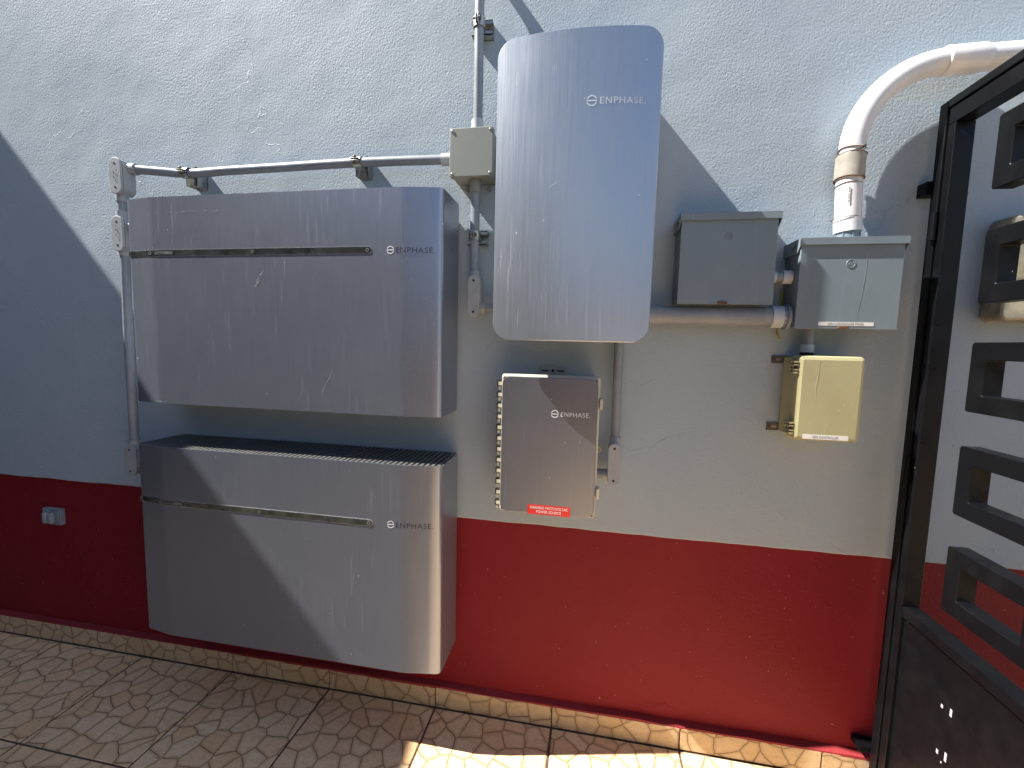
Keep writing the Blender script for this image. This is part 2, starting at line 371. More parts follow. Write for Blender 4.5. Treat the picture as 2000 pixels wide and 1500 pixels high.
# ------------------------------------------------------------------ wall batteries
def logo(root, x, z, r, tw, cap, y, mring, mtext, worn=None, word='ENPHASE'):
    g = G(); fy = y if callable(y) else (lambda q: y)
    g.stroke(circ(x + r, z, r * .9, 20, 160, 16), r * .2, fy); g.stroke(circ(x + r, z, r * .9, 200, 340, 16), r * .2, fy)
    g.stroke([(x + r - r * .98 + 2 * r * .98 * i / 6, z) for i in range(7)], r * .2, fy)
    part('logo_mark', g, mring, root)
    g = G(); text(g, word + '.', x + 2 * r + r * .55, z - cap / 2, cap, fy, tw, 1.12); part('logo_lettering', g, mtext, root)
def splashes(root, pts, y, mat='logo_white', strokes=(), name='dried_splashes'):
    """dried spots (x, z, r) and short scratches ((x,z),(x,z),width) lying on a surface y(x)"""
    g = G(); fy = y if callable(y) else (lambda q: y)
    for x, z, rr in pts:
        n = 6; g.add([(x + rr * math.cos(a) * rnd.uniform(.7, 1.2), fy(x), z + rr * math.sin(a) * rnd.uniform(.7, 1.5)) for a in [2 * math.pi * k / n for k in range(n)]], [tuple(range(n))])
    for a, b, wd in strokes:
        g.stroke([(a[0] + (b[0] - a[0]) * k / 4 + rnd.uniform(-.0006, .0006), a[1] + (b[1] - a[1]) * k / 4) for k in range(5)], wd, fy)
    o = part(name, g, M[mat], root); o['kind'] = 'stuff'; return o
def battery(x0, x1, z0, z1, DC, B, label, strip_z, zslope, lx, lz):
    D = DC + .016; Wd = .112
    root = thing('wall_battery', label, 'battery', ((x0 + x1) / 2, 0, z0), 'wall mounted batteries')
    def dep(x):
        q = min(x - x0, x1 - x)
        e = Wd - max(q, 0); k = .010
        if e <= -k: return D
        return D - .155 * (e if e >= k else (e + k) ** 2 / (4 * k))
    r = .018
    P = [(x0, -B)]; 
    for k in range(6):
        a = math.radians(180 - 90 * k / 5); P.append((x0 + r + r * math.cos(a), -(dep(x0 + r) - r) - r * math.sin(a)))
    nx = [x0 + r + (Wd - .011 - r) * k / 4 for k in range(1, 5)] + [x0 + Wd - .010 + .020 * k / 6 for k in range(7)]
    xs = nx + [x0 + Wd + .011 + (x1 - x0 - 2 * Wd - .022) * k / 8 for k in range(9)] + [x0 + x1 - q for q in reversed(nx)]
    P += [(x, -dep(x)) for x in xs]
    for k in range(1, 6):
        a = math.radians(90 - 90 * k / 5); P.append((x1 - r + r * math.cos(a), -(dep(x1 - r) - r) - r * math.sin(a)))
    P.append((x1, -B))
    cx, cy = (x0 + x1) / 2, -B - .03
    th = .0035; I = []
    for i, (x, y) in enumerate(P):
        a = Vector(P[max(i - 1, 0)]); b = Vector(P[min(i + 1, len(P) - 1)]); tt = (b - a).normalized(); nn = Vector((-tt.y, tt.x))
        q = Vector((x, y)); c = q + nn * th
        if (Vector((cx, cy)) - q).dot(nn) < 0: c = q - nn * th
        I.append((c.x, c.y))
    loop = P + I[::-1]; g = G(); b = .0012
    g.rings([[(x, y, z0 + zslope * 0) for x, y in loop], [(x, y, z1) for x, y in loop]], False, False)
    nP = len(P)
    for z in (z0, z1):
        g.add([(x, y, z) for x, y in loop], [(i, i + 1, 2 * nP - 2 - i, 2 * nP - 1 - i) for i in range(nP - 1)])
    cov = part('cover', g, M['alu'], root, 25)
    # hidden body
    g = G(); g.box(x0 + .02, x1 - .02, -(D - .035), -.004, z0 + .012, z1 - .03); part('battery_body', g, M['dark'], root)
    # vent slats along the top
    nsl = 62; pitch = (x1 - x0 - .012) / nsl; yf = -(D - .0045); yb = -.012
    g = G(); sw_ = pitch * .58; g.box(-sw_ / 2, sw_ / 2, 0, 1, -.012, 0)
    mids = {}
    for k in range(nsl):
        x = x0 + .006 + (k + .5) * pitch; f = -(min(dep(x - sw_ / 2), dep(x + sw_ / 2)) - .0042)
        if min(x - x0, x1 - x) < .02: f = -(dep(x) - .012)
        key = round(f, 4)
        if key not in mids:
            gg = G(); gg.box(-sw_ / 2, sw_ / 2, f, yb, -.014, 0, 0); mids[key] = mesh('vent_slat', gg, M['slat'])
        o = bpy.data.objects.new('vent_slat', mids[key]); COL.objects.link(o); o.parent = root
        o.location = Vector((x, 0, z1 - .0015)) - wl(root)
    g = G(); g.box(x0 + .006, x1 - .006, -.05, -.044, z1 - .026, z1 - .0165); g.box(x0 + .006, x1 - .006, -.13, -.124, z1 - .026, z1 - .0165); part('slat_rail', g, M['dark'], root)
    # name strip wrapped onto the front
    sx0, sx1, hw = x0 + .006, lx - .046, .0105
    def strip(h, off, mat, name, par):
        g = G(); top = []; bt = []
        N = 40
        xs2 = sorted(set([sx0 + (sx1 - sx0) * (i / N) for i in range(N + 1)] + [sx0 + .1 * i / 16 for i in range(17)] + [sx1 - hw * (1 - math.cos(math.pi * i / 16)) for i in range(9)] + [sx0 + hw * (1 - math.cos(math.pi * i / 16)) for i in range(9)]))
        for x in xs2:
            if x < sx0 + (hw - h) - 1e-9 or x > sx1 - (hw - h) + 1e-9: continue
            a = x - (sx0 + hw); c = (sx1 - hw) - x; e = min(a, c)
            hh = h if e >= 0 else math.sqrt(max(h * h - e * e, 1e-10))
            zc = strip_z
            top.append((x, -dep(max(x, x0 + r)) - off, zc + hh)); bt.append((x, -dep(max(x, x0 + r)) - off, zc - hh))
        g.rings([bt, top], False, False, closed=False)
        g.rings([[(p[0], p[1] + .003, p[2]) for p in bt], bt], False, False, closed=False); g.rings([top, [(p[0], p[1] + .003, p[2]) for p in top]], False, False, closed=False)
        return part(name, g, mat, par)
    st = strip(hw, .0008, M['strip_edge'], 'strip_rim', root)
    s2 = strip(hw - .0016, .0014, M['strip'], 'name_strip', root)
    for xx in (x0 + .105, x0 + .475, sx1 - .013):
        g = G(); g.stroke(circ(xx, strip_z, .0042, 0, 360, 16), .0018, -dep(xx) - .0022, True); part('screw_ring', g, M['strip_edge'], s2)
        g = G(); g.add([(a, -dep(xx) - .0020, c) for a, c in circ(xx, strip_z, .0036, 0, 360, 14)], [tuple(range(14))]); part('screw_hole', g, M['hole'], s2)
    g = G(); fy = lambda q: -dep(q) - .0020
    g.stroke([(x0 + .125 + .066 * i / 8, strip_z) for i in range(9)], .0085, fy); part('strip_sticker', g, M['steel'], s2)
    g = G(); fy2 = lambda q: -dep(q) - .0026
    for k in range(9): g.stroke([(x0 + .129 + .0032 * k, strip_z + .0005), (x0 + .129 + .0032 * k + rnd.uniform(.0015, .0027), strip_z + .0005)], .003, fy2)
    part('sticker_print', g, M['ink_black'], s2)
    logo(root, lx, lz, .0112, .112, .0155, lambda q: -dep(q) - .0006, M['logo_white'], M['ink'])
    fo = lambda q: -dep(q) - .0007
    if z0 > .6:
        P_ = [(x1 - .105 + rnd.gauss(0, .008), z0 + .012 + abs(rnd.gauss(0, .16)), rnd.uniform(.0004, .0012)) for k in range(70)]
        P_ += [(x0 + .06 + rnd.random() ** .8 * .30, z1 - .048 + rnd.gauss(0, .0012) , rnd.uniform(.0004, .0014)) for k in range(36)]
        P_ += [(rnd.uniform(x0 + .05, x1 - .05), rnd.uniform(z0 + .01, z1 - .02), rnd.uniform(.0005, .0012)) for k in range(26)]
        P_ += [(x0 + .125 + rnd.gauss(0, .014), z0 + .004 + abs(rnd.gauss(0, .003)), rnd.uniform(.0008, .002)) for k in range(10)]
        S_ = []
        for k in range(16):
            u = rnd.random(); xx = x0 + .478 + .030 * u + rnd.gauss(0, .003); zz = z0 + .375 + .050 * u; S_.append(((xx, zz), (xx + .006, zz + rnd.uniform(.004, .010)), rnd.uniform(.0005, .0011)))
        S_ += [((x0 + .70, z0 + .06), (x0 + .735, z0 + .125), .0006), ((x1 - .11, z0 + .5), (x1 - .112, z0 + .47), .0008), ((x1 - .085, z0 + .44), (x1 - .083, z0 + .425), .001)]
    else:
        P_ = [(rnd.uniform(x0 + .25, x1 - .03), rnd.uniform(z0 + .03, z1 - .03), rnd.uniform(.0005, .0013)) for k in range(34)]
        P_ += [(x1 - .105 + rnd.gauss(0, .006), z0 + .05 + rnd.random() * .35, rnd.uniform(.0005, .0015)) for k in range(18)]
        S_ = [((x1 - .13 - rnd.random() * .3, q), (x1 - .13 - rnd.random() * .3, q), .0004) for q in ()]
        for k in range(12):
            xx = rnd.uniform(x0 + .5, x1 - .12); zz = rnd.uniform(z0 + .15, z1 - .22); S_.append(((xx, zz), (xx + rnd.uniform(-.006, .004), zz - rnd.uniform(.04, .12)), .0005))
    splashes(root, P_, fo, 'splash', S_)
    return root
battery(-.212, .861, 1.074, 1.728, .172, .018, 'upper brushed metal wall battery with a long strip, above the slatted one', 1.5555, 0, .700, 1.5545)
battery(-.203, .870, .277, .931, .187, .030, 'lower brushed metal wall battery with black vent slats on top, just above the floor', .7455, 0, .706, .7475)

# ------------------------------------------------------------------ tall curved unit
EX0, EX1, EZ0, EZ1, ED, EB = 1.0172, 1.4352, 1.3055, 2.0800, .195, .025
def edep(x):
    u = (x - (EX0 + EX1) / 2) / ((EX1 - EX0) / 2); return ED + EB * (1 - u * u)
tall = thing('switch_cabinet', 'tall bowed silver cabinet with rounded corners high on the wall', 'cabinet', ((EX0 + EX1) / 2, 0, EZ0))
out = rrect((EX0 + EX1) / 2, (EZ0 + EZ1) / 2, EX1 - EX0, EZ1 - EZ0, .046, 10)
def grid_cover(off, ins):
    """bowed sheet clipped to the rounded outline, as columns"""
    N = 48; hw = (EX1 - EX0) / 2 - ins; hh = (EZ1 - EZ0) / 2 - ins; R = .046 - ins; cx = (EX0 + EX1) / 2; cz = (EZ0 + EZ1) / 2; cols = []
    us = sorted(set([-hw + 2 * hw * i / N for i in range(N + 1)] + [s * (hw - R + R * math.sin(math.pi / 2 * k / 10)) for s in (-1, 1) for k in range(11)]))
    for u in us:
        e = abs(u) - (hw - R); h = hh if e <= 0 else hh - R + math.sqrt(max(R * R - e * e, 0)); cols.append((cx + u, cz - h, cz + h))
    return cols
c0 = grid_cover(0, 0); c1 = grid_cover(0, .0018); g = G()
def colrings(cols, y): return [(x, -edep(x) + y, a) for x, a, b in cols] + [(x, -edep(x) + y, b) for x, a, b in reversed(cols)]
g.rings([colrings(c0, .012), colrings(c0, .0016), colrings(c1, 0)], False, False)
f1 = [(x, -edep(x), a) for x, a, b in c1]; f2 = [(x, -edep(x), b) for x, a, b in c1]; g.rings([f1, f2], False, False, closed=False)
f1 = [(x, -edep(x) + .012, a) for x, a, b in c0]; f2 = [(x, -edep(x) + .012, b) for x, a, b in c0]; g.rings([f1, f2], False, False, closed=False)
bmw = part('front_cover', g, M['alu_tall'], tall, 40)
g = G(); g.box(1.05, 1.40, -.193, -.001, 1.345, 2.048, .006); part('cabinet_body', g, M['gepaint'], tall)
g = G()
fy = lambda q: -edep(q) - .0006
splashes(tall, [(rnd.uniform(EX0 + .03, EX1 - .03), rnd.uniform(EZ0 + .03, EZ1 - .05), rnd.uniform(.0004, .001)) for k in range(26)], fy, 'drip', [((1.165, 1.700), (1.186, 1.712), .0014), ((1.152, 1.43), (1.154, 1.408), .001), ((1.162, 1.47), (1.161, 1.462), .001)] + [((a, b), (a + rnd.uniform(-.006, .006), max(EZ0 + .012, b - rnd.uniform(.05, .16))), .0004) for a, b in [(rnd.uniform(EX0 + .04, EX1 - .04), rnd.uniform(1.42, 1.66)) for k in range(20)]], 'dried_drips')
logo(tall, 1.252, 1.905, .0132, .112, .016, fy, M['logo_pale'], M['logo_pale'])
# ------------------------------------------------------------------ conduit fittings, pipes, clamps
def fitting(x, z, D, wdt, h, dp, label, hubs, marks=False, screwdark=True):
    root = thing('conduit_fitting', label, 'conduit fitting', (x, -D + dp, z - h / 2), 'oval conduit access fittings')
    g = G(); g.slab(x, z, wdt - .004, h - .004, wdt, -D + dp, -D + .0085, 0, 8); part('body', g, M['fitting'], root)
    g = G(); g.slab(x, z, wdt - .003, h - .003, wdt, -D + .0084, -D + .0062, 0, 8); part('gasket', g, M['gasket'], root)
    g = G(); g.slab(x, z, wdt, h, wdt, -D + .0061, -D, .0025, 8); cv = part('cover', g, M['fitting'], root)
    for s in (-1, 1):
        g = G(); zc = z + s * (h / 2 - wdt * .42); g.slab(x, zc, .0075, .0075, .00375, -D + .002, -D - .0006, 0, 5); part('screw', g, M['hole'], cv)
    if marks:
        g = G()
        for k in range(10):
            zz = z + .018 - k * .0045; xx = x + rnd.choice((-.007, .001, .006)); g.box(xx, xx + rnd.uniform(.001, .003), -D - .0008, -D + .0005, zz, zz + .0022)
        part('moulded_marks', g, M['fitting'], cv)
    for (a, b, rr) in hubs:
        g = G(); g.tube([a, b], rr, 20); part('hub', g, M['fitting'], root)
    return root
PXL = -.308; PDL = .108
fitting(-.289, 1.821, .138, .05, .118, .05, 'grey oval conduit fitting at the top left end of the horizontal conduit', [((-.289, -.102, 1.852), (-.246, -.099, 1.852), .0185), ((-.299, -PDL, 1.775), (-.302, -PDL, 1.745), .0185)], True)
fitting(-.297, 1.634, .135, .048, .118, .05, 'grey oval conduit fitting beside the upper left corner of the upper battery', [((-.302, -PDL, 1.675), (-.303, -PDL, 1.712), .0185), ((-.303, -PDL, 1.59), (-.305, -PDL, 1.565), .0185), ((-.29, -.105, 1.66), (-.22, -.105, 1.66), .018)], True)
fitting(-.304, .852, .132, .047, .116, .05, 'grey oval conduit fitting at the lower battery\'s top left corner', [((-.307, -PDL, .89), (-.307, -PDL, .922), .0185), ((-.3, -.10, .84), (-.215, -.10, .84), .018)])
fitting(.931, 1.436, .088, .0385, .126, .048, 'grey oval conduit fitting between the upper battery and tall cabinet', [((.924, -.048, 1.48), (.922, -.048, 1.515), .0175), ((.935, -.05, 1.404), (.962, -.05, 1.404), .0175)])
fitting(1.3685, .945, .088, .0365, .128, .048, 'grey oval conduit fitting right of the box with the red warning label', [((1.371, -.046, .985), (1.372, -.046, 1.022), .0175), ((1.365, -.05, .905), (1.338, -.05, .905), .0165)])

def pipe(label, path, r, mat='conduit', group='grey conduits', name='conduit', n=20, extra=()):
    root = thing(name, label, 'conduit', path[-1], group)
    g = G(); g.tube(path, r, n); part('pipe', g, M[mat], root)
    for a, b, rr, mm, nm in extra:
        g = G(); g.tube([a, b], rr, n); part(nm, g, M[mm], root)
    return root
CR = .0142
def smooth_path(pts, k=8):
    P = [Vector(p) for p in pts]; out = []
    for i in range(len(P) - 1):
        p0 = P[max(i - 1, 0)]; p1 = P[i]; p2 = P[i + 1]; p3 = P[min(i + 2, len(P) - 1)]
        for j in range(k):
            u = j / k; out.append(.5 * ((2 * p1) + (-p0 + p2) * u + (2 * p0 - 5 * p1 + 4 * p2 - p3) * u * u + (-p0 + 3 * p1 - 3 * p2 + p3) * u ** 3))
    return [tuple(q) for q in out] + [tuple(P[-1])]
pipe('long horizontal grey conduit running above the upper battery', smooth_path([(-.25, -.1, 1.852), (-.17, -.082, 1.848), (-.08, -.060, 1.846), (.06, -.052, 1.852), (.25, -.05, 1.8545), (.538, -.05, 1.857), (.845, -.05, 1.852)]), CR,
     extra=[((.816, -.05, 1.852), (.847, -.05, 1.852), .0182, 'coupling', 'collar')])
arc = [(.9255, -.045, 1.955), (.9255, -.045, 2.2), (.926, -.045, 2.40)] + [(.926, -.045 + .05 * (1 - math.cos(a)), 2.40 + .05 * math.sin(a)) for a in [math.pi / 2 * k / 8 for k in range(1, 9)]] + [(.926, .02, 2.45)]
pipe('vertical grey conduit rising from the square junction box out of the picture', arc, CR,
     extra=[((.9245, -.045, 1.928), (.9245, -.045, 1.962), .0182, 'coupling', 'collar')])
pipe('vertical grey conduit below the square junction box', [(.922, -.046, 1.785), (.921, -.046, 1.50)], CR,
     extra=[((.922, -.046, 1.787), (.922, -.046, 1.752), .0182, 'jbox', 'collar')])
pipe('short grey conduit stub entering the tall cabinet\'s lower left side', [(.955, -.05, 1.404), (1.052, -.05, 1.404)], .0135)
pipe('vertical grey conduit along the upper battery\'s left edge', [(-.302, -PDL, 1.57), (-.308, -PDL, 1.30), (-.308, -PDL, .915)], CR)
pipe('short vertical grey conduit between the two upper left fittings', [(-.301, -PDL, 1.75), (-.302, -PDL, 1.71)], CR)
pipe('vertical grey conduit dropping from beneath the tall cabinet', [(1.369, -.046, 1.36), (1.3715, -.046, 1.01)], .0138)
pipe('short horizontal grey conduit joining the warning label box at its right side', [(1.312, -.05, .905), (1.345, -.05, .905)], .0142, extra=[((1.311, -.05, .905), (1.329, -.05, .905), .0155, 'conduit', 'collar')])
pipe('thick horizontal grey conduit from the tall cabinet to the right grey box', [(1.40, -.05, 1.388), (1.822, -.05, 1.3865)], .027, n=28,
     extra=[((1.40, -.05, 1.389), (1.483, -.05, 1.3885), .0295, 'conduit', 'bell'), ((1.775, -.05, 1.3865), (1.803, -.05, 1.3865), .0305, 'coupling', 'collar'), ((1.803, -.05, 1.3865), (1.817, -.05, 1.3865), .030, 'conduit', 'threaded_hub'), ((1.811, -.05, 1.3865), (1.8195, -.05, 1.3865), .035, 'conduit', 'lock_nut')])
r_ = bpy.data.objects['conduit.008'] if 'conduit.008' in bpy.data.objects else None
g = G()
for k in range(14):
    a = 2 * math.pi * k / 14; g.tube([(1.8025, -.05 + .0308 * math.cos(a), 1.3865 + .0308 * math.sin(a)), (1.812, -.05 + .0308 * math.cos(a), 1.3865 + .0308 * math.sin(a))], .0016, 6)
part('hub_ribs', g, M['gepaint'], r_)
pipe('short grey conduit nipple between the two grey boxes', [(1.745, -.05, 1.495), (1.822, -.05, 1.495)], .0145,
     extra=[((1.756, -.05, 1.495), (1.780, -.05, 1.495), .0175, 'coupling', 'collar'), ((1.797, -.05, 1.495), (1.8205, -.05, 1.495), .0185, 'coupling', 'collar')])
pipe('short vertical grey conduit between right grey box and yellowed box', [(1.876, -.05, 1.36), (1.876, -.05, 1.28)], .0135, extra=[((1.876, -.05, 1.312), (1.876, -.05, 1.291), .0165, 'coupling', 'collar'), ((1.876, -.05, 1.2905), (1.876, -.05, 1.281), .0165, 'gasket', 'lock_ring')])

def clamp(c, axis, label, yw=0.0):
    """strut channel piece on the wall and a two-half strap round the pipe at c"""
    root = thing('pipe_clamp', label, 'pipe clamp', (c[0], 0, c[2]), 'strut pipe clamps'); x, y, z = c; R = .0158
    g = G()
    if axis == 'x':
        d = -y - R - .001
        X0, X1 = x + .0, x + .041; Z0, Z1 = z - .036, z + .026
        g.box(X0, X1, -.003, -.0004, Z0, Z1); g.box(X0, X0 + .0025, -d, -.0005, Z0, Z1); g.box(X1 - .0025, X1, -d, -.0005, Z0, Z1)
        g.box(X0, X0 + .011, -d, -d + .0025, Z0, Z1); g.box(X1 - .011, X1, -d, -d + .0025, Z0, Z1)
        part('strut_channel', g, M['steel'], root)
        for k, s in enumerate((1, -1)):
            gg = G(); path = [(x + .02, y + R * math.cos(a) * -1, z + s * R * math.sin(a)) for a in [math.pi * q / 12 for q in range(13)]]
            # ring half
            rr = []
            for a in [math.pi * q / 14 for q in range(15)]:
                cy_, cz_ = y - math.cos(a) * R, z + s * math.sin(a) * R; oy, oz = y - math.cos(a) * (R + .002), z + s * math.sin(a) * (R + .002)
                rr.append([(x + .008, cy_, cz_), (x + .033, cy_, cz_), (x + .033, oy, oz), (x + .008, oy, oz)])
            gg.rings(rr)
            part('strap', gg, M['steel'], root)
        g = G(); g.box(x + .006, x + .034, y - R - .014, y - R + .001, z - .0045, z - .0022, .0006); g.box(x + .006, x + .034, y - R - .014, y - R + .001, z + .0022, z + .0045, .0006); part('strap_ear', g, M['steel'], root)
        g = G(); g.tube([(x + .02, y - R - .009, z - .012), (x + .02, y - R - .009, z + .013)], .0033, 8); g.tube([(x + .02, y - R - .009, z + .006), (x + .02, y - R - .009, z + .011)], .006, 6); part('bolt', g, M['rusty_steel'], root)
    else:
        d = -y - R - .001; Z0, Z1 = z - .041, z + .0; X0, X1 = x - .028, x + .036
        g.box(X0, X1, -.003, -.0004, Z0, Z1); g.box(X0, X1, -d, -.0005, Z0, Z0 + .0025); g.box(X0, X1, -d, -.0005, Z1 - .0025, Z1)
        g.box(X0, X1, -d, -d + .0025, Z0, Z0 + .011); g.box(X0, X1, -d, -d + .0025, Z1 - .011, Z1); part('strut_channel', g, M['steel'], root)
        for s in (1, -1):
            gg = G(); rr = []
            for a in [math.pi * q / 14 for q in range(15)]:
                rr.append([(x + s * math.sin(a) * R, y - math.cos(a) * R, z - .033), (x + s * math.sin(a) * R, y - math.cos(a) * R, z - .006), (x + s * math.sin(a) * (R + .002), y - math.cos(a) * (R + .002), z - .006), (x + s * math.sin(a) * (R + .002), y - math.cos(a) * (R + .002), z - .033)])
            gg.rings(rr); part('strap', gg, M['steel'], root)
        g = G(); g.box(x - .0045, x - .0022, y - R - .014, y - R + .001, z - .033, z - .006, .0006); g.box(x + .0022, x + .0045, y - R - .014, y - R + .001, z - .033, z - .006, .0006); part('strap_ear', g, M['steel'], root)
        g = G(); g.tube([(x - .012, y - R - .009, z - .02), (x + .012, y - R - .009, z - .02)], .0033, 8); g.tube([(x + .006, y - R - .009, z - .02), (x + .011, y - R - .009, z - .02)], .006, 6); part('bolt', g, M['rusty_steel'], root)
    return root
clamp((-.108, -.063, 1.8465), 'x', 'steel pipe clamp on the horizontal conduit near its left end')
clamp((.518, -.05, 1.857), 'x', 'steel pipe clamp midway along the horizontal conduit')
clamp((.9255, -.045, 2.255), 'z', 'steel pipe clamp on the vertical conduit left of the tall cabinet\'s top')
clamp((.9215, -.046, 1.642), 'z', 'steel pipe clamp on the conduit below the square junction box')

# junction box
jb = thing('junction_box', 'square warm grey junction box with four corner screws left of the tall cabinet', 'junction box', (.917, 0, 1.787))
JX, JZ, JW, JH = .917, 1.856, .133, .140
g = G(); g.slab(JX, JZ, JW - .006, JH - .006, .006, -.001, -.068, .001); part('box_body', g, M['jbox'], jb)
g = G(); g.slab(JX, JZ, JW, JH, .006, -.0683, -.085, .0025); lid = part('lid', g, M['jbox'], jb)
for sx in (-1, 1):
    for sz in (-1, 1):
        g = G(); xx, zz = JX + sx * (JW / 2 - .009), JZ + sz * (JH / 2 - .009)
        g.slab(xx, zz, .0085, .0085, .00425, -.0845, -.0875, .0015, 5); part('screw', g, M['screw'], lid)
for xx in (.887, .955):
    g = G(); g.tube([(xx, -.0005, JZ - JH / 2 - .012), (xx, -.012, JZ - JH / 2 - .012)], .0065, 12); part('mounting_foot', g, M['jbox'], jb)

# ------------------------------------------------------------------ combiner box with the red warning label
cb = thing('combiner_box', 'beige hinged box with a metal front plate and red warning label under the tall cabinet', 'electrical box', (1.1765, 0, .797))
CX, CZ = 1.1765, 1.0025
g = G(); g.slab(CX, CZ, .262, .388, .008, -.001, -.123, .002); part('box_base', g, M['beige'], cb)
g = G(); g.slab(CX, CZ, .284, .410, .007, -.1232, -.134, .002); part('box_rim', g, M['beige'], cb)
g = G(); g.slab(CX, CZ, .278, .404, .007, -.1342, -.1485, .003); lid = part('lid', g, M['beige'], cb)
g = G(); g.slab(CX, CZ, .2735, .399, .022, -.1487, -.1555, .0018); pl = part('front_plate', g, M['alu_plate'], cb)
for sx in (-1, 1):
    for sz in (-1, 1):
        g = G(); xx, zz = CX + sx * .1305, CZ + sz * .1935; g.slab(xx, zz, .008, .008, .004, -.1484, -.152, .001, 5); part('corner_screw', g, M['ink'], lid)
for k in range(12):
    z = CZ + .176 - k * .0327
    g = G(); x = CX - .142
    g.box(x - .0135, x + .001, -.135, -.1325, z - .008, z + .008); g.box(x - .0135, x + .001, -.135, -.121, z + .0055, z + .008); g.box(x - .0135, x + .001, -.135, -.121, z - .008, z - .0055); g.box(x - .0135, x - .0105, -.135, -.121, z - .008, z + .008)
    h = part('hinge_knuckle', g, M['beige'], cb)
    g = G(); g.box(x - .010, x - .0035, -.133, -.126, z - .0185, z - .0082); part('hinge_pin', g, M['beige'], h)
for z in (1.132, .874):
    g = G(); x = CX + .1415; g.box(x, x + .008, -.153, -.120, z - .015, z + .015, .0012); part('latch', g, M['beige'], cb)
g = G(); g.prism([(CX + .128, -.034, .995), (CX + .153, -.034, .981), (CX + .156, -.034, .975), (CX + .153, -.034, .969), (CX + .128, -.034, .955)], (0, .006, 0)); e = part('side_ear', g, M['beige'], cb)
g = G(); g.slab(CX + .146, .975, .009, .009, .0045, -.033, -.0347, 0, 6); part('ear_hole', g, M['taupe'], e)
g = G(); g.slab(1.1725, 1.208, .082, .04, .005, -.0008, -.006, .001); e = part('top_ear', g, M['fitting'], cb)
for xx, ww in ((1.148, .022), (1.1725, .009), (1.197, .022)):
    g = G(); g.slab(xx, 1.213, ww, .005 if ww > .01 else .009, .0045, -.005, -.0064, 0, 5); part('ear_slot', g, M['hole'], e)
logo(cb, 1.183, 1.0995, .011, .082, .0128, -.1562, M['logo_white'], M['logo_white'])
wlb = solo('warning_label', G().slab(1.185, .815, .124, .029, .0015, -.1556, -.1561), M['label_red'], 'red warning label at the bottom of the metal front plate', 'label')
g = G(); text(g, 'WARNING: PHOTOVOLTAIC', 1.185, .8172, .0082, -.1566, .112, 1.0, 'C'); text(g, 'POWER SOURCE', 1.185, .8055, .0082, -.1566, .072, 1.0, 'C'); part('lettering', g, M['label_white'], wlb)

# ------------------------------------------------------------------ grey enamel boxes
def gebox(x0, x1, z0, z1, D, label, lx, lz):
    root = thing('grey_enclosure', label, 'electrical box', ((x0 + x1) / 2, 0, z0), 'grey steel rainproof boxes')
    g = G(); g.box(x0 + .002, x1 - .002, -D + .006, -.001, z0 + .004, z1 - .003, .001); part('box_body', g, M['gepaint'], root)
    # door: front sheet with a folded lower lip
    g = G(); g.box(x0, x1, -D, -D + .0058, z0, z1 - .012, .0015); dr = part('door', g, M['gepaint'], root)
    g = G(); g.box(x0 - .004, x1 + .006, -D - .0065, -.0012, z1, z1 + .0022, .0007); g.box(x0 - .004, x1 + .006, -D - .0065, -D - .0045, z1 - .0165, z1 + .0005, .0006)
    for xx in (x0 - .004, x1 + .0045):
        g.prism([(xx, -D - .0055, z1 - .0165), (xx, -D + .012, z1 - .034), (xx, -.0015, z1 - .034), (xx, -.0015, z1 + .001), (xx, -D - .0055, z1 + .001)], (.0015, 0, 0))
    part('rain_hood', g, M['gepaint'], root)
    for xx in (x0 - .0048, x1 + .0062):
        for q in (.0, .012):
            g = G(); g.tube([(xx + .002, -D + .026 + q, z1 - .015 - q * .3), (xx - .001 if xx < x0 else xx + .001, -D + .026 + q, z1 - .015 - q * .3)], .0028, 8); part('hood_screw', g, M['rusty_steel'], root)
    g = G(); mid = (x0 + x1) / 2 - .005; g.slab(mid, z0 + .004, .026, .007, .003, -D + .0005, -D - .004, .001); part('latch_tab', g, M['rust'], dr)
    # embossed round emblem: ring with script curls
    g = G()
    def ring3(pts, r, cl=False):
        g.tube([(a, -D - .0004, c) for a, c in (pts + pts[:1] if cl else pts)], r, 6)
    ring3(circ(lx, lz, .0098, 0, 360, 24), .0009, True)
    for a in (45, 135, 225, 315):
        cx_, cz_ = lx + .0062 * math.cos(math.radians(a)), lz + .0062 * math.sin(math.radians(a)); ring3(circ(cx_, cz_, .0024, a - 190, a + 60, 9), .0006)
    ring3(circ(lx - .0016, lz, .0024, 30, 330, 9), .0006); ring3(circ(lx + .0026, lz - .0005, .0022, 60, 330, 9), .0006); ring3([(lx + .0008, lz), (lx + .0045, lz + .0012)], .0006)
    part('round_emblem', g, M['gepaint'], dr); return root
gebox(1.5185, 1.7635, 1.416, 1.657, .094, 'left grey steel box with rain hood, plain door, above the thick conduit', 1.6425, 1.597)
gebox(1.8205, 2.061, 1.3535, 1.5865, .098, 'right grey steel box with rain hood under the white pipe', 1.9405, 1.522)
ge2 = bpy.data.objects['grey_enclosure.001']; ge1 = bpy.data.objects['grey_enclosure']
splashes(ge2, [(rnd.uniform(1.84, 2.05), rnd.uniform(1.37, 1.55), rnd.uniform(.0004, .0009)) for k in range(14)], -.0985, 'paint_run', [((1.978, 1.558), (1.974, 1.46), .0022), ((1.974, 1.462), (1.966, 1.40), .0016), ((1.966, 1.40), (1.963, 1.357), .0012)], 'paint_run')
splashes(ge1, [], -.1012, 'paint_run', [((1.545, 1.655), (1.545, 1.642), .0022), ((1.533, 1.655), (1.533, 1.643), .003)], 'paint_run')
g = G(); g.slab(1.6475, 1.665, .05, .012, .004, -.03, -.066, .003); solo('knockout_cover', g, M['gepaint'], 'small closing plate on top of the left grey steel box', 'cover')
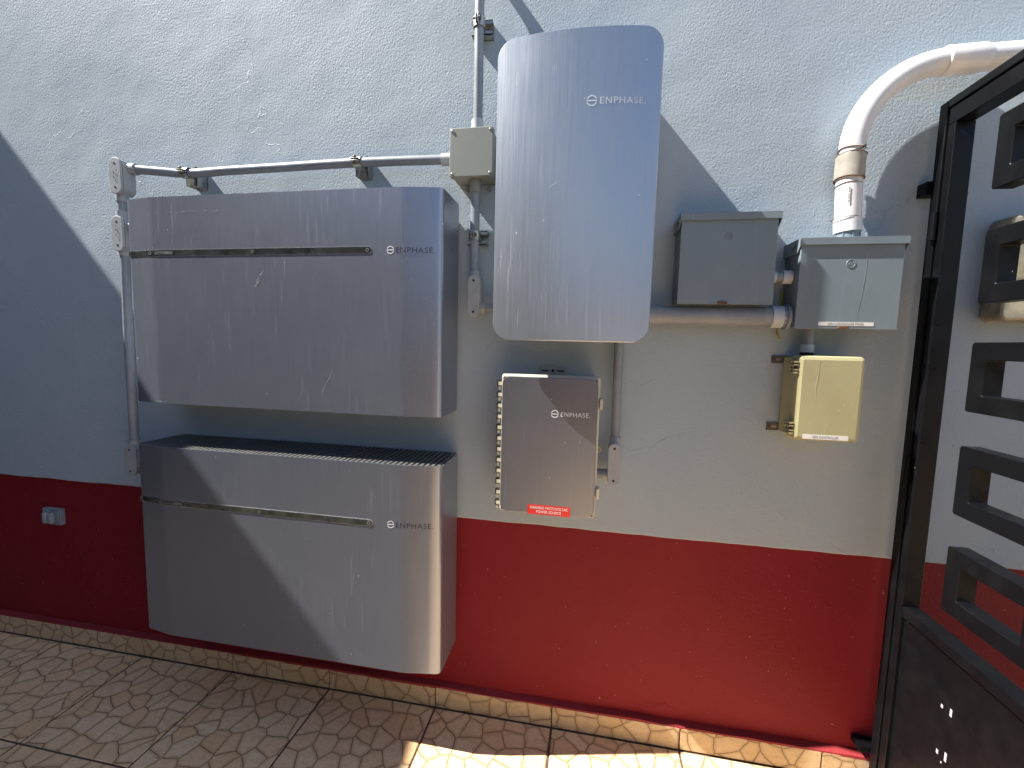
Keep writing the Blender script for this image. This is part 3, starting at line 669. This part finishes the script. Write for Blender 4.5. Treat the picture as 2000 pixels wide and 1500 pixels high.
lb1 = solo('name_label', G().slab(1.9415, 1.3672, .130, .0098, .0006, -.0982, -.0986), M['label_white'], 'white label strip at the foot of the right grey steel box', 'label')
g = G(); text(g, 'GEN CONTROLLER PANEL', 1.9415, 1.3642, .0060, -.0990, .086, 1.0, 'C'); part('lettering', g, M['ink_black'], lb1)

# yellowed controller box
yb = thing('controller_box', 'yellowed beige hinged plastic box below the right grey steel box', 'electrical box', (1.91, 0, 1.05))
YX, YZ = 1.912, 1.1685
g = G(); g.slab(YX, YZ, .150, .218, .004, -.008, -.078, .001); part('box_base', g, M['yellow'], yb)
g = G(); g.slab(YX, YZ, .160, .2275, .007, -.0782, -.085, .0015); part('base_rim', g, M['yellow'], yb)
g = G(); g.slab(YX, YZ, .156, .224, .006, -.0852, -.0885, 0); part('seal', g, M['taupe'], yb)
g = G(); g.slab(YX, YZ, .160, .2275, .012, -.0887, -.1135, .0105); lid = part('lid', g, M['yellow'], yb)
for z in (YZ + .082, YZ - .082):
    g = G(); x = YX - .0805
    g.box(x - .010, x + .0005, -.112, -.070, z + .012, z + .0165, .0008); g.box(x - .010, x + .0005, -.112, -.070, z - .0165, z - .012, .0008); g.box(x - .010, x - .004, -.088, -.070, z - .016, z + .016, .0008); g.tube([(x - .005, -.094, z - .016), (x - .005, -.094, z + .016)], .0035, 8)
    g.box(x - .010, x + .0005, -.112, -.070, z + .005, z + .008, .0005); g.box(x - .010, x + .0005, -.112, -.070, z - .008, z - .005, .0005); part('hinge', g, M['yellow'], yb)
for z, dx in ((1.268, 0), (1.071, 0)):
    g = G(); x0 = 1.806; g.box(x0, 1.86, -.0035, -.0006, z - .011, z + .011); st = part('mounting_strap', g, M['rusty_steel'], yb)
    g = G(); g.slab(x0 + .019, z, .016, .006, .003, -.003, -.0042, 0, 5); part('strap_slot', g, M['steel'], st)
    g = G(); g.slab(x0 + .007, z, .008, .008, .004, -.003, -.0062, .001, 5); part('strap_screw', g, M['rust'], st)
g = G(); g.box(1.96, 2.002, -.0035, -.0006, 1.060, 1.082); part('mounting_strap', g, M['rusty_steel'], yb)
splashes(yb, [(rnd.uniform(1.86, 1.97), rnd.uniform(1.09, 1.26), rnd.uniform(.0004, .0009)) for k in range(14)], -.1139, 'pale_yellow', [((1.881, 1.272), (1.880, 1.235), .0022), ((1.880, 1.236), (1.876, 1.20), .0030), ((1.876, 1.20), (1.881, 1.165), .0020)], 'pale_stain')
lb2 = solo('name_label', G().slab(1.910, 1.0665, .110, .0125, .0006, -.1137, -.1141), M['label_white'], 'white label strip at the foot of the yellowed beige box', 'label')
g = G(); text(g, 'GEN CONTROLLER', 1.910, 1.0633, .0062, -.1145, .063, 1.0, 'C'); part('lettering', g, M['ink_black'], lb2)
g = G(); g.tube(smooth_path([(1.818, -.012, 1.46), (1.816, -.012, 1.42), (1.815, -.010, 1.375), (1.812, -.012, 1.353), (1.810, -.016, 1.342), (1.813, -.02, 1.334), (1.818, -.022, 1.326)]), .0026, 8); solo('loose_wire', g, M['copper'], 'loose yellow wire end hanging behind the thick conduit', 'wire')

# ------------------------------------------------------------------ white bent pipe
pv = thing('white_pipe', 'white plastic pipe bending from the right grey box over the gate', 'pipe', (1.949, -.05, 1.59))
PR = .0298; R0 = .20; xc, zc = 1.943, 1.826
arc = [(1.946, -.05, 1.82), (1.943, -.05, zc)] + [(xc + R0 * (1 - math.cos(a)), -.05, zc + R0 * math.sin(a)) for a in [math.pi / 2 * k / 18 for k in range(1, 19)]] + [(2.16, -.05, 2.0262)]
g = G(); g.tube(arc, PR, 32); part('elbow', g, M['white_pvc'], pv)
g = G(); g.tube([(2.128, -.05, 2.0262), (2.131, -.05, 2.0262), (2.205, -.05, 2.0275), (2.22, -.05, 2.0275)], [.0300, .0335, .0335, .0302], 32); part('bell', g, M['white_pvc'], pv)
g = G(); g.tube([(2.21, -.05, 2.0275), (3.4, -.05, 2.034)], PR, 32); part('straight_run', g, M['white_pvc'], pv)
g = G(); g.tube([(1.9415, -.05, 1.749), (1.9415, -.05, 1.808)], .0335, 32); part('coupling', g, M['taupe'], pv)
g = G(); g.tube([(1.949, -.05, 1.617), (1.942, -.05, 1.76)], PR, 32); part('riser', g, M['white_pvc'], pv)
g = G(); g.tube([(1.950, -.05, 1.612), (1.9475, -.05, 1.646)], .0318, 32); part('collar', g, M['white_pvc'], pv)
g = G(); g.tube([(1.950, -.05, 1.588), (1.950, -.05, 1.613)], .0275, 24); g.tube([(1.950, -.05, 1.5885), (1.950, -.05, 1.594)], .036, 24)
for k in range(8):
    a = 2 * math.pi * k / 8; g.box(1.950 + .0275 * math.cos(a) - .002, 1.950 + .0275 * math.cos(a) + .002, -.05 + .0275 * math.sin(a) - .002, -.05 + .0275 * math.sin(a) + .002, 1.59, 1.611)
part('threaded_adapter', g, M['gepaint'], pv)
for z, q, rr in ((1.7485, .0014, .0336), (1.809, .0010, .0337), (1.823, .0011, .0300), (1.733, .0010, .0300), (1.6465, .0009, .0319)):
    pts = []
    for k in range(25):
        a = 2 * math.pi * k / 24; pts.append((1.942 + rr * math.cos(a), -.05 + rr * math.sin(a), z + .0018 * math.sin(2 * a + z * 90)))
    g = G(); g.tube(pts, q, 6); part('primer_stain', g, M['rust'], pv)
g = G()
for k in range(11):
    g.box(1.9285, 1.9335, -.0802, -.0790, 1.682 + k * .0036, 1.682 + k * .0036 + rnd.uniform(.001, .0022))
part('printed_code', g, M['taupe'], pv)

# ------------------------------------------------------------------ gate, at right angles to the wall
GX = 2.145
gate = thing('gate', 'black steel gate with rectangular loops at right angles to the wall', 'gate', (GX, -.4, 0))
YE = -.90
g = G(); g.box(GX, GX + .05, -.060, -.033, .004, 1.928, .002); g.box(GX, GX + .05, YE - .03, -.0605, 1.909, 1.929, .002); part('outer_frame', g, M['gate'], gate)
g = G(); g.box(GX + .003, GX + .046, -.088, -.064, .03, 1.865, .002); part('stile', g, M['gate'], gate)
g = G(); g.box(GX + .003, GX + .046, YE, -.064, 1.8655, 1.905, .002); part('top_rail', g, M['gate'], gate)
g = G(); g.box(GX + .003, GX + .046, YE, -.0885, .582, .610, .002); part('middle_rail', g, M['gate'], gate)
g = G(); g.box(GX + .012, GX + .016, YE, -.0885, .03, .5815, .0005); part('lower_panel', g, M['gate'], gate)
g = G(); g.box(GX + .004, GX + .044, -.475, -.440, .611, 1.865, .002); part('stile', g, M['gate'], gate)
g = G(); g.box(GX + .003, GX + .046, YE - .025, YE - .0005, .03, 1.865, .002); part('stile', g, M['gate'], gate)
def loop(y0, y1, z0, z1):
    """rectangular ring in the YZ plane, square bar"""
    b = .040; cy, cz = (y0 + y1) / 2, (z0 + z1) / 2
    def ringv(x, ins, r): return [(x, a, c) for a, c in rrect(cy, cz, abs(y1 - y0) - 2 * ins, abs(z1 - z0) - 2 * ins, r, 4)]
    xa, xb = GX + .005, GX + .043; g = G()
    rs = [ringv(xa + .0015, 0, .006), ringv(xb, 0, .006), ringv(xb, b, .003), ringv(xa + .0015, b, .003), ringv(xa, b - .0015, .0035), ringv(xa, .0015, .005), ringv(xa + .0015, 0, .006)]
    g.rings(rs, False, False); part('loop_bar', g, M['gate'], gate)
for (z0, z1) in ((1.661, 1.820), (1.411, 1.573), (1.163, 1.323), (.917, 1.082), (.678, .838)):
    loop(-.207, -.4395, z0, z1); loop(-.4755, -.74, z0, z1)
for z in (.98, 1.62):
    g = G(); g.tube([(GX - .004, -.062, z - .035), (GX - .004, -.062, z + .035)], .0075, 12); part('hinge_barrel', g, M['gate'], gate)
g = G(); g.box(GX - .012, GX + .03, -.0345, .002, 1.708, 1.742, .001); part('wall_lug', g, M['gate'], gate)
g = G(); g.box(GX - .03, GX + .03, -.0345, .009, .118, .135, .001); part('wall_lug', g, M['gate'], gate)
for (y, z, a, bb) in ((-.262, .452, .006, .018), (-.236, .447, .006, .008), (-.262, .338, .006, .022), (-.238, .330, .006, .010), (-.252, .315, .003, .004), (-.30, .30, .003, .005), (-.40, .42, .004, .006)):
    g = G(); g.box(GX + .0115, GX + .0125, y - a / 2, y + a / 2, z - bb / 2, z + bb / 2); part('paint_chip', g, M['splash'], gate)
g = G(); g.slab(0, 0, .01, .01, .005, 0, -.001); 

# ------------------------------------------------------------------ meter beyond the gate
me_ = thing('electric_meter', 'weathered meter box with a round white dial seen through the gate', 'electric meter', (2.42, 0, 1.38))
g = G(); g.slab(2.435, 1.515, .25, .265, .02, -.001, -.06, .008); part('meter_box', g, M['meterbox'], me_)
g = G(); g.tube([(2.445, -.058, 1.535), (2.445, -.075, 1.535)], .092, 40); part('ring', g, M['steel'], me_)
g = G(); g.tube([(2.445, -.074, 1.535), (2.445, -.082, 1.535)], .070, 40); dl = part('dial', g, M['dial'], me_)
g = G(); g.box(2.405, 2.485, -.0835, -.0822, 1.492, 1.515); part('register_window', g, M['ink_black'], dl)
rr = [(2.445, -.075, 1.535), (2.445, -.12, 1.535), (2.445, -.138, 1.535), (2.445, -.146, 1.535)]
g = G(); g.tube(rr, [.084, .082, .072, .04], 40); part('glass_cover', g, M['glass'], me_)

# small fixture on the red dado, far left
fx = thing('wall_socket', 'small grey twin socket cover on the dark red wall at the left', 'socket', (-.875, .008, .508))
g = G(); g.slab(-.872, .5385, .092, .062, .003, .0125, -.004, .0015); part('cover_plate', g, M['conduit'], fx)
for xx in (-.896, -.866):
    g = G(); g.slab(xx, .537, .019, .046, .006, -.0035, -.017, .005); lv = part('flip_lid', g, M['fitting'], fx)
    g = G(); g.slab(xx, .5625, .022, .006, .002, -.0035, -.009, .001); part('lid_hinge', g, M['conduit'], lv)
g = G(); g.slab(-.841, .537, .014, .044, .002, -.0035, -.0075, .001); part('side_panel', g, M['conduit'], fx)
g = G(); g.slab(-.872, .5725, .092, .003, .001, .0128, -.0035, 0); part('top_ledge', g, M['fitting'], fx)
